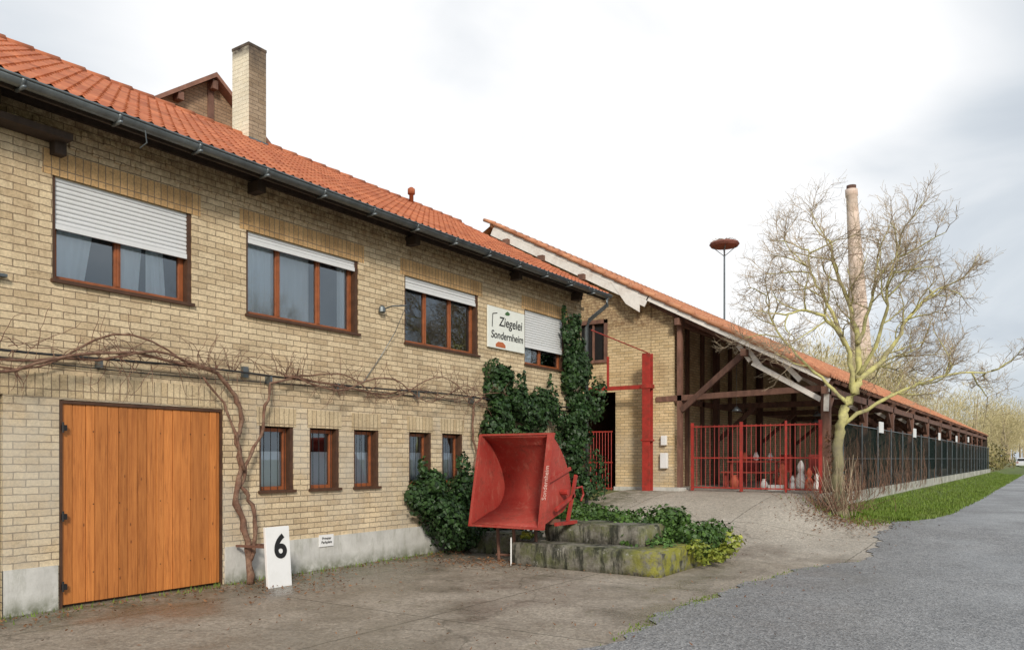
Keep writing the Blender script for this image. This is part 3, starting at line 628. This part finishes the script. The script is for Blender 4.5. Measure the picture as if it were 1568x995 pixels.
while y<YE:
    tm.beam((-4.35,y,.8),(-4.35,y,3.40),.19,.19)
    if k: tm.beam((-8.6,y,.8),(-8.6,y,5.6),.17,.17)
    tm.beam((EX-.02,y,EZ-.17),(-8.75,y,rz(-8.75)-.17),.13,.18)
    if k==0:
        tm.beam((-8.6,y,3.15),(-4.35,y,3.25),.12,.14); tm.beam((-7.95,y,.8),(-7.95,y,5.25),.12,.12); tm.beam((-7.9,y-.02,2.85),(-6.33,y-.02,4.15),.11,.14)
        tp.beam((-6.05,y-.05,3.94),(-4.45,y-.05,2.98),.09,.12); tp.beam((-6.2,y-.05,4.3),(-5.85,y-.05,3.82),.1,.13); tp.beam((-5.3,y-.1,3.9),(-4.9,y-.1,3.45),.08,.12)
        tp.beam((-4.30,y-.12,3.3),(-4.32,y-.12,2.70),.1,.13); tp.beam((-6.4,y-.05,4.4),(-6.1,y-.05,4.0),.1,.12)
    else:
        tm.beam((-8.6,y,3.2),(-4.35,y,3.2),.12,.16); tm.beam((-5.3,y,3.15),(-4.42,y,2.4),.1,.12); tm.beam((-7.4,y,3.15),(-8.5,y,2.2),.1,.12)
        tp.beam((-6.3,y,4.15),(-4.5,y,2.95),.09,.11)
    tm.beam((-4.35,y,2.6),(-4.35,min(y+.9,YE),3.3),.09,.1); tm.beam((-4.35,y,2.6),(-4.35,max(y-.9,19.5),3.3),.09,.1)
    y+=4.5; k+=1
for x in (-4.32,-6.2,-7.9): tm.beam((x,YS+.05,rz(x)-.34),(x,YE,rz(x)-.34),.13,.17)
y=19.8
while y<YE: tm.beam((EX+.1,y,EZ-.10),(-6.5,y,rz(-6.5)-.06),.06,.08); y+=.8
for y in (20.6,21.8,23,25.5,27,28.5): tm.box(-8.74,-8.66,y,y+.16,.8,5.5)
tm.box(-8.74,-8.66,19.6,40,3.15,3.3)
tm.build('timber_frame',m_timber,shed); tp.build('pale_struts',m_pale,shed)
m=MB(); m.box(-4.16,-3.99,19.75,YE,.2,.80); m.build('low_wall',simple('low_wall_concrete',(.44,.43,.38),.9,.25,2,.4,dirt=((.13,.14,.07),1.3,.9)),shed)
m=MB()
for x,y in ((-6.8,20.5),(-5.6,24),(-6.6,28)): m.tube([(x,y,4.2),(x,y,2.95)],.006,4); m.lathe(x,y,[(.02,.12),(.13,0),(.12,-.02)],12,2.85)
m.build('pendant_lamps',m_zinc,shed,True)
# netting fence
fence=root('netting_fence')
m=MB(); m.quad((-4.07,19.75,.80),(-4.07,YE,.80),(-4.07,YE,2.42),(-4.07,19.75,2.42)); m.build('dark_netting',m_net,fence)
m=MB(); y=19.75
while y<YE: m.tube([(-4.03,y,.75),(-4.03,y,2.5)],.022,6); y+=2.25
m.tube([(-4.05,19.75,2.43),(-4.05,YE,2.43)],.014,5); m.tube([(-4.05,19.75,1.6),(-4.05,YE,1.6)],.008,5); m.build('fence_posts',m_zinc,fence)
m=MB()
for y,z in ((24.3,2.38),(31.0,2.4),(38.5,2.45),(46,2.5),(53,2.6)): m.box(-4.01,-3.98,y,y+.6,z-.05,z+.26)
m.build('notice_boards',m_white,fence)
m=MB()
for _ in range(170):
    y=19.8+abs(random.gauss(0,7)); p=[(-4.0,y,.55)]
    L=U(.6,1.9)
    for i in range(6): p.append((-4.0+U(-.03,.06),p[-1][1]+random.gauss(0,.09),p[-1][2]+L/6))
    m.tube(p,[.008-.001*i for i in range(7)],3)
m.build('fence_creeper',m_bark)
# gate & red steel
gate=root('red_steel_gate')
m=MB(); a,b=-7.52,-4.42; GY=19.25
x=a
while x<=b: m.tube([(x,GY,.86),(x,GY,2.44)],.009,5); x+=.115
for z in (.88,1.62,2.40): m.box(a,b,GY-.015,GY+.015,z-.016,z+.016)
for x in (a,-6.27,b,-5.2): m.box(x-.035 if x!=-5.2 else x-.02,x+.035 if x!=-5.2 else x+.02,GY-.03,GY+.03,.8,2.5)
m.build('main_gate',m_redp,gate)
m=MB(); x=-11.0
while x<-9.8: m.tube([(x,19.3,.75),(x,19.3,2.35)],.011,5); x+=.09
for z in (.8,1.5,2.33): m.box(-11.1,-9.8,19.285,19.315,z-.018,z+.018)
m.build('side_gate',m_redp,gate)
sf=root('red_steel_frame')
m=MB(); px,py=-8.59,18.9
m.box(px-.11,px+.11,py-.1,py-.085,.5,4.3); m.box(px-.11,px+.11,py+.085,py+.1,.5,4.3); m.box(px-.008,px+.008,py-.085,py+.085,.5,4.3); m.box(px-.1,px-.085,py-.085,py+.085,.5,4.3)
m.box(px-.14,px+.14,py-.12,py+.12,2.05,2.1); m.box(px-.14,px+.14,py-.12,py+.12,3.4,3.5)
m.box(-11.5,px-.12,py-.04,py+.04,3.40,3.50); m.box(-9.75,-9.70,py-.03,py+.03,3.50,4.3); m.tube([(px,py,4.32),(-8.6,15.9,4.5)],.016,6)
m.build('columns_and_beams',m_redp,sf,bevel=.004)
m=MB(); m.box(-8.45,-8.25,19.36,19.45,1.35,1.75); m.box(-8.43,-8.28,19.36,19.45,1.95,2.2); m.build('meter_box',m_white,shed,bevel=.01)
# goods inside
gd=root('garden_table'); m=MB(); m.box(-7.3,-5.9,21.2,21.9,1.50,1.54)
for x in (-7.2,-6.0):
    for y in (21.3,21.8): m.box(x-.03,x+.03,y-.03,y+.03,.81,1.5)
m.box(-7.3,-5.9,20.7,20.95,1.22,1.26)
for x in (-7.2,-6.0): m.box(x-.03,x+.03,20.8,20.86,.81,1.22)
m.build('table_and_bench',simple('red_wood',(.36,.06,.04),.6,.2,5,.1),gd)
mw=simple('white_glaze',(.80,.78,.75),.4,.05,5,0); mt=simple('terracotta',(.46,.10,.05),.7,.2,8,.2)
prof=[(.10,0),(.13,.05),(.12,.22),(.07,.33),(.05,.36),(.085,.42),(.09,.48),(.06,.55),(.02,.62)]
prof2=[(.08,0),(.15,.12),(.16,.25),(.09,.38),(.07,.42),(.1,.46)]
for i,(x,y,z,mm,pf,s_) in enumerate([(-5.6,20.4,.81,mt,prof,1.1),(-5.3,20.2,.81,mw,prof,.6),(-5.0,20.6,.81,mt,prof,.9),(-4.75,20.3,.81,mw,prof,.7),(-6.0,20.2,.81,mw,prof2,.6),(-6.6,21.5,1.54,mw,prof2,.5),(-6.9,21.5,1.54,mt,prof2,.5),(-5.4,21.4,.81,mw,prof,1.2),(-6.8,20.3,.81,mt,prof2,.8),(-6.25,21.6,1.54,mw,prof2,.45),(-5.1,22.0,.81,mt,prof,1.3)]):
    m=MB(); m.lathe(x,y,[(r*s_,h*s_) for r,h in pf],14,z); m.build('ceramic_figurine' if pf is prof else 'ceramic_vase',mm,None,True)
m=MB(); m.box(-5.85,-5.5,20.0,20.2,.81,.95); m.build('white_planter',mw,None,bevel=.01)
mch=simple('chair_red',(.33,.05,.035),.6,.2,5,.1)
def chair(x,y,rt):
    m=MB(); m.box(-.2,.2,-.2,.2,.42,.45); m.box(-.2,.2,.17,.2,.45,.9)
    for a in (-.18,.18):
        for b in (-.18,.18): m.box(a-.015,a+.015,b-.015,b+.015,0,.42)
    o=m.build('garden_chair',mch,None,bevel=.004); o.location=(x,y,.81); o.rotation_euler=(0,0,rt)
chair(-7.0,22.4,.3); chair(-6.2,22.5,-.4); chair(-4.9,21.3,1.2)
# ---------------------------------------------------------------- rear building gable
rb_=root('rear_brick_building')
gx,gy,gz,hw,sl_=-16.4,11.55,10.5,2.0,.72
m=MB(); m.poly([(gx,gy-hw,6),(gx,gy+hw,6),(gx,gy+hw,gz-hw*sl_),(gx,gy,gz),(gx,gy-hw,gz-hw*sl_)]); m.build('gable',m_dkbrick,rb_)
m=MB(); m.quad((gx-8,gy-hw,6),(gx,gy-hw,6),(gx,gy-hw,gz-hw*sl_),(gx-8,gy-hw,gz-hw*sl_)); m.quad((gx-8,gy+hw,6),(gx,gy+hw,6),(gx,gy+hw,gz-hw*sl_),(gx-8,gy+hw,gz-hw*sl_)); m.build('sides',m_brickx,rb_)
m=MB(); m.ext([(gy-hw-.2,gz-(hw+.2)*sl_),(gy,gz+.02),(gy+hw+.2,gz-(hw+.2)*sl_),(gy+hw+.2,gz-(hw+.2)*sl_+.1),(gy,gz+.13),(gy-hw-.2,gz-(hw+.2)*sl_+.1)],'x',gx-4,gx+.25); m.build('roof',simple('old_tile',(.26,.13,.09),.8,.35,3,.5),rb_)
m=MB(); m.box(gx-.02,gx+.03,gy-.08,gy+.08,gz-.9,gz-.1); m.beam((gx+.2,gy,gz-.15),(gx-1,gy,gz-.15),.14,.2); m.beam((gx+.22,gy-.9,gz-.9*sl_-.1),(gx-1,gy-.9,gz-.9*sl_-.1),.14,.18); m.beam((gx+.22,gy+.9,gz-.9*sl_-.1),(gx-1,gy+.9,gz-.9*sl_-.1),.14,.18); m.build('timbers',m_timber,rb_)
# ---------------------------------------------------------------- tall chimney
tc=root('tall_brick_chimney')
RT=np.array([.8281,.5606]); m=MB(); bx,by=-20.2+RT[0]*1.0,107.0+RT[1]*1.0
def ch(z): return (bx-RT[0]*(z-8)*.062,by-RT[1]*(z-8)*.062)
zs=[0,8,12,16,20,24,28,32,34.4,34.5,35.3]; rs=[1.8,1.45,1.32,1.2,1.07,.95,.83,.72,.66,.75,.75]
n=20
for z,r in zip(zs,rs):
    cx,cy=ch(z)
    for k_ in range(n): a=2*math.pi*k_/n; m.v.append((cx+r*math.cos(a),cy+r*math.sin(a),z))
for i in range(len(zs)-1):
    for k_ in range(n): m.f.append((i*n+k_,i*n+(k_+1)%n,(i+1)*n+(k_+1)%n,(i+1)*n+k_))
m.f.append(tuple((len(zs)-1)*n+k_ for k_ in range(n))); m.build('stack',m_stack,tc,True)
m=MB()
for z in (12,15,18,21,24,27,30): cx,cy=ch(z); r=float(np.interp(z,zs,rs))+.03; m.lathe(cx,cy,[(r,0),(r,.07)],20,z)
cx,cy=ch(35.3); m.lathe(cx,cy,[(.58,0),(.58,.5)],16,35.3); m.build('iron_bands',m_timber,tc)
# ---------------------------------------------------------------- stork nest
sn=root('stork_nest_pole'); nx_,ny_=-14.6,42.0
m=MB(); m.tube([(nx_,ny_,0),(nx_,ny_,13.0)],[.07,.045],8)
for k_ in range(4):
    a=k_*math.pi/2+.4; m.tube([(nx_,ny_,12.5),(nx_+.6*math.cos(a),ny_+.6*math.sin(a),13.0)],.02,5)
m.build('pole',m_zinc,sn)
m=MB(); m.lathe(nx_,ny_,[(.45,0),(.72,.05),(.80,.16),(.74,.26)],20,12.98); m.build('basket',simple('rusty_basket',(.20,.075,.055),.8,.3,4,.3),sn)
m=MB()
for _ in range(260):
    a=U(0,6.28); r=U(.1,.66); z=13.2+U(0,.12); p=(nx_+r*math.cos(a),ny_+r*math.sin(a),z); d=U(0,6.28); m.tube([p,(p[0]+.18*math.cos(d),p[1]+.18*math.sin(d),z+U(-.04,.05))],.012,3)
m.build('nest_sticks',m_twig,sn)
# ---------------------------------------------------------------- bare tree
tree=root('bare_tree'); tk=MB(); tw=MB()
TB=Vector((-3.75,18.15,0)); R3=Vector((.8281,.5606,0)); Fw=Vector((-.5606,.8281,0))
def T(a,z,c=0): return TB+R3*a+Fw*c+Vector((0,0,z))
def smooth(pl,k=5):
    P=[Vector(p) for p in pl]; out=[]
    for i in range(len(P)-1):
        p0=P[max(i-1,0)];p1=P[i];p2=P[i+1];p3=P[min(i+2,len(P)-1)]
        for j in range(k):
            t_=j/k; out.append(.5*((2*p1)+(p2-p0)*t_+(2*p0-5*p1+4*p2-p3)*t_*t_+(3*p1-p0-3*p2+p3)*t_**3))
    out.append(P[-1]); return out
def twig(p,d,L,r,lev):
    n=5 if lev<3 else 4; pts=[p.copy()]; d=d.normalized()
    for i in range(n):
        d=(d+Vector((random.gauss(0,.18),random.gauss(0,.18),random.gauss(0,.16)+.05))).normalized(); pts.append(pts[-1]+d*L/n)
    (tk if r>.012 else tw).tube(pts,[max(.0026,r*(1-.65*i/n)) for i in range(n+1)],6 if r>.012 else 3)
    if lev>=4: return
    cnt={1:7,2:6,3:3}[lev]
    for c_ in range(cnt):
        i=random.randint(1,n); q=pts[i]; dd=(pts[i]-pts[i-1]).normalized()
        side=Vector((random.gauss(0,1),random.gauss(0,1),random.gauss(.1,.7))); side-=dd*side.dot(dd); side.normalize()
        twig(q,dd*random.uniform(.5,.9)+side*random.uniform(.5,.9),L*random.uniform(.42,.68),r*.5,lev+1)
limbs=[([T(0,.35),T(-.05,1.0),T(-.07,1.6),T(.0,2.3),T(.15,2.8),T(.38,3.3)],.125,.095,0),
([T(.38,3.3),T(.42,4.1,.1),T(.28,4.9,.2),T(.0,5.6,.2),T(-.2,6.3,.1)],.075,.022,9),
([T(.28,3.1),T(.02,4.0,-.2),T(-.45,4.5,-.4),T(-.95,4.7,-.5),T(-1.35,4.6,-.5)],.062,.016,8),
([T(.38,3.3),T(1.0,3.75,.2),T(1.5,4.5,.3),T(2.0,5.1,.4),T(2.5,5.4,.5)],.07,.016,10),
([T(.0,2.3),T(.6,2.75,-.3),T(1.3,3.1,-.5),T(2.1,3.35,-.6),T(2.9,3.4,-.6)],.05,.013,9),
([T(.40,4.1),T(.85,4.9,.5),T(1.05,5.6,.7),T(1.2,6.2,.8)],.048,.016,8),
([T(.02,4.0,-.2),T(-.3,4.9,-.1),T(-.6,5.6,.1),T(-.65,6.1,.1)],.048,.015,8),
([T(.38,3.4),T(.7,4.4,-.5),T(.6,5.2,-.9),T(.8,5.9,-1.0)],.048,.015,8),
([T(.15,2.8),T(-.2,3.4,.6),T(-.7,4.1,1.0),T(-1.1,4.8,1.2),T(-1.25,5.4,1.2)],.045,.013,7),
([T(.35,3.2),T(.9,3.5,.9),T(1.7,3.9,1.4),T(2.5,4.2,1.5)],.042,.013,8)]
for pl,r0,r1,kc in limbs:
    P=smooth(pl); n=len(P); P=[p+Vector((random.gauss(0,.018),random.gauss(0,.018),random.gauss(0,.01))) for p in P]
    tk.tube(P,[(r0+(r1-r0)*(i/(n-1))**.8)*(1+.09*math.sin(i*2.3)) for i in range(n)],9)
    for c_ in range(kc):
        i=int(n*(.3+.7*(c_+random.random())/kc)); i=min(i,n-1); dd=(P[i]-P[i-1]).normalized()
        side=Vector((random.gauss(0,1),random.gauss(0,1),random.gauss(.15,.6))); side-=dd*side.dot(dd); side.normalize()
        twig(P[i],dd*.6+side*.8,random.uniform(.7,1.1),.020,1)
tk.tube([T(0,.2),T(0,.5),T(-.02,.9)],[.22,.16,.13],9)
for _ in range(45):
    a=U(-.5,.45); tw.tube([T(a*.5,.4,U(-.3,.3)),T(a*.8,.9,U(-.3,.3)),T(a,U(1.1,1.7),U(-.4,.4))],[.007,.005,.003],4)
trunk_o=tk.build('trunk_and_limbs',m_tree,tree,True); twig_o=tw.build('twigs',m_twig,tree)
def copytree(dx,dy,s,rot):
    e=root('bare_tree'); e.location=(dx,dy,0); e.scale=(s,s,s); e.rotation_euler=(0,0,rot)
    for d_ in (trunk_o.data,twig_o.data):
        o=bpy.data.objects.new('tree_part',d_); scene.collection.objects.link(o); o.parent=e; o.location=(-TB.x,-TB.y,0)
for dx,dy,s,r in ((15,12,1.2,1),(15,24,1.4,2.4),(15,38,1.4,.4)): copytree(dx,dy,s,r)
m=MB()
for _ in range(200):
    p=T(random.gauss(-.1,.35),.45+U(0,.1),U(-.4,.6)); q=p+Vector((random.gauss(0,.25),random.gauss(0,.25),U(.1,.8))); m.tube([p,(p+q)/2+Vector((random.gauss(0,.06),random.gauss(0,.06),0)),q],[.006,.005,.003],3)
m.build('dry_undergrowth',m_bark)
leafmass('trunk_ivy',[(TB.x-.1,TB.y+.1,1.2,.16,.2,.55,220),(TB.x-.25,TB.y+.5,1.0,.25,.3,.5,200),(TB.x-.3,TB.y+.3,1.9,.12,.15,.4,90)],.05,m_litter,lo_z=.4)
# ---------------------------------------------------------------- distant trees
m=MB(); tr=MB()
def dtree(x,y,h,n):
    tr.tube([(x,y,0),(x+U(-.4,.4),y,h*.5),(x+U(-1,1),y,h*.85)],[.22,.15,.05],5)
    for _ in range(n):
        d=Vector((random.gauss(0,1),random.gauss(0,1),random.gauss(0,1))).normalized(); r=U(.25,1)**.6
        p=Vector((x+d.x*h*.32*r,y+d.y*h*.32*r,h*.6+d.z*h*.40*r)); q=p+Vector((d.x*.5+random.gauss(0,.35),d.y*.5+random.gauss(0,.35),U(.2,.9)))*h*.07
        w=Vector((.8281,.5606,0))*.045; k_=len(m.v); m.v+=[tuple(p-w),tuple(p+w),tuple(q)]; m.f.append((k_,k_+1,k_+2))
for _ in range(18): u_=U(85,125); dtree(-.235*u_+U(-6,9),u_,U(12,16),1100)
for _ in range(18): u_=U(130,210); dtree(-.12*u_+U(-9,16),u_,U(11,16),1100)
for _ in range(14): u_=U(150,260); dtree(U(-14,-5),u_,U(9,14),1000)
for _ in range(16): u_=U(78,110); dtree(U(-9,-5.0),u_,U(2.5,4.5),900)
for _ in range(30): u_=U(260,420); dtree(U(-120,40),u_,U(12,18),700)
m.build('distant_trees',m_dist); tr.build('distant_tree_trunks',m_twig)
leafmass('roadside_hedge',rb(26,lambda:(U(-7,-4.6),U(76,115),U(.6,2.2)),260,(.8,1.5),(1,1.3,1)),.22,leafmat('hedge_leaf',(.15,.13,.04),(.32,.25,.10),(.17,.17,.06)),lo_z=.1)
# car far away
car=root('parked_car'); m=MB(); cy_,cx_=135,-4.2; H0=.25
m.ext([(cy_,.35+H0),(cy_,.95+H0),(cy_+.5,1.0+H0),(cy_+1.1,1.45+H0),(cy_+2.6,1.48+H0),(cy_+3.3,1.0+H0),(cy_+4.2,.9+H0),(cy_+4.3,.35+H0)],'x',cx_,cx_+1.75); m.build('body',simple('car_paint',(.72,.73,.75),.3,.05,2,0),car,bevel=.08)
m=MB(); m.box(cx_+.2,cx_+1.55,cy_+.45,cy_+.95,1.05+H0,1.36+H0); m.build('rear_window',m_black,car)
m=MB()
for xx in (cx_+.05,cx_+1.5):
    for yk in (cy_+.9,cy_+3.4): m.tube([(xx,yk,.32+H0),(xx+.2,yk,.32+H0)],.32,14)
m.build('wheels',m_black,car)
m=MB()
for xx in (cx_+.08,cx_+1.42): m.box(xx,xx+.25,cy_-.03,cy_+.02,.72+H0,.88+H0)
m.build('tail_lights',m_redp,car)
# ---------------------------------------------------------------- sky / light
w=bpy.data.worlds.new('World'); scene.world=w; w.use_nodes=True; nt=w.node_tree; nt.nodes.clear(); N=nt.nodes.new; Lk=nt.links.new
S_=Vector((.62,-.66,.48)).normalized()
sky=N('ShaderNodeTexSky'); sky.sky_type='NISHITA'; sky.sun_disc=False; sky.sun_elevation=math.asin(S_.z); sky.sun_rotation=math.atan2(S_.x,S_.y)
bg1=N('ShaderNodeBackground'); bg1.inputs[1].default_value=.1; Lk(sky.outputs[0],bg1.inputs[0])
tc_=N('ShaderNodeTexCoord'); sp=N('ShaderNodeSeparateXYZ'); Lk(tc_.outputs['Generated'],sp.inputs[0])
def mt_(op,a,b):
    x=N('ShaderNodeMath'); x.operation=op
    for i,k_ in enumerate((a,b)):
        if isinstance(k_,bpy.types.NodeSocket): Lk(k_,x.inputs[i])
        else: x.inputs[i].default_value=k_
    return x.outputs[0]
zz=mt_('ADD',mt_('MAXIMUM',sp.outputs[2],0),.34); cbn=N('ShaderNodeCombineXYZ'); Lk(mt_('DIVIDE',sp.outputs[0],zz),cbn.inputs[0]); Lk(mt_('DIVIDE',sp.outputs[1],zz),cbn.inputs[1])
nz=N('ShaderNodeTexNoise'); nz.inputs['Scale'].default_value=1.7; nz.inputs['Detail'].default_value=6; nz.inputs['Roughness'].default_value=.47; nz.inputs['Distortion'].default_value=.5; Lk(cbn.outputs[0],nz.inputs['Vector'])
sd=Vector((-.52,.85,.46)).normalized(); dp=N('ShaderNodeVectorMath'); dp.operation='DOT_PRODUCT'; Lk(tc_.outputs['Generated'],dp.inputs[0]); dp.inputs[1].default_value=sd
mr=N('ShaderNodeMapRange'); mr.interpolation_type='SMOOTHSTEP'; Lk(dp.outputs['Value'],mr.inputs[0]); mr.inputs[1].default_value=.84; mr.inputs[2].default_value=.985; mr.inputs[3].default_value=0; mr.inputs[4].default_value=.85
f=mt_('ADD',mt_('MULTIPLY',mt_('SUBTRACT',nz.outputs['Fac'],.5),2.3),mt_('ADD',mr.outputs[0],.36))
cr=N('ShaderNodeValToRGB'); e=cr.color_ramp.elements; e[0].position=0; e[0].color=(.50,.56,.64,1); e[1].position=1; e[1].color=(1.12,1.12,1.12,1); x=e.new(.5); x.color=(.73,.78,.83,1); Lk(f,cr.inputs[0])
bg2=N('ShaderNodeBackground'); bg2.inputs[1].default_value=1.0; Lk(cr.outputs[0],bg2.inputs[0])
mx=N('ShaderNodeMixShader'); mx.inputs[0].default_value=.9; Lk(bg1.outputs[0],mx.inputs[1]); Lk(bg2.outputs[0],mx.inputs[2]); ow=N('ShaderNodeOutputWorld'); Lk(mx.outputs[0],ow.inputs[0])
sl=bpy.data.lights.new('sun','SUN'); sl.energy=2.7; sl.angle=math.radians(10); sl.color=(1,.93,.82); so=bpy.data.objects.new('sun',sl); scene.collection.objects.link(so); so.rotation_euler=(-S_).to_track_quat('-Z','Y').to_euler()
# ---------------------------------------------------------------- camera
cam=bpy.data.cameras.new('camera'); cam.lens=28; cam.sensor_width=36; cam.shift_y=.1304; cam.clip_end=3000
co=bpy.data.objects.new('camera',cam); co.location=(0,0,1.6); co.rotation_euler=(math.radians(90),0,math.radians(34.1)); scene.collection.objects.link(co); scene.camera=co
scene.view_settings.view_transform='Standard'; scene.view_settings.look='None'; scene.view_settings.exposure=0
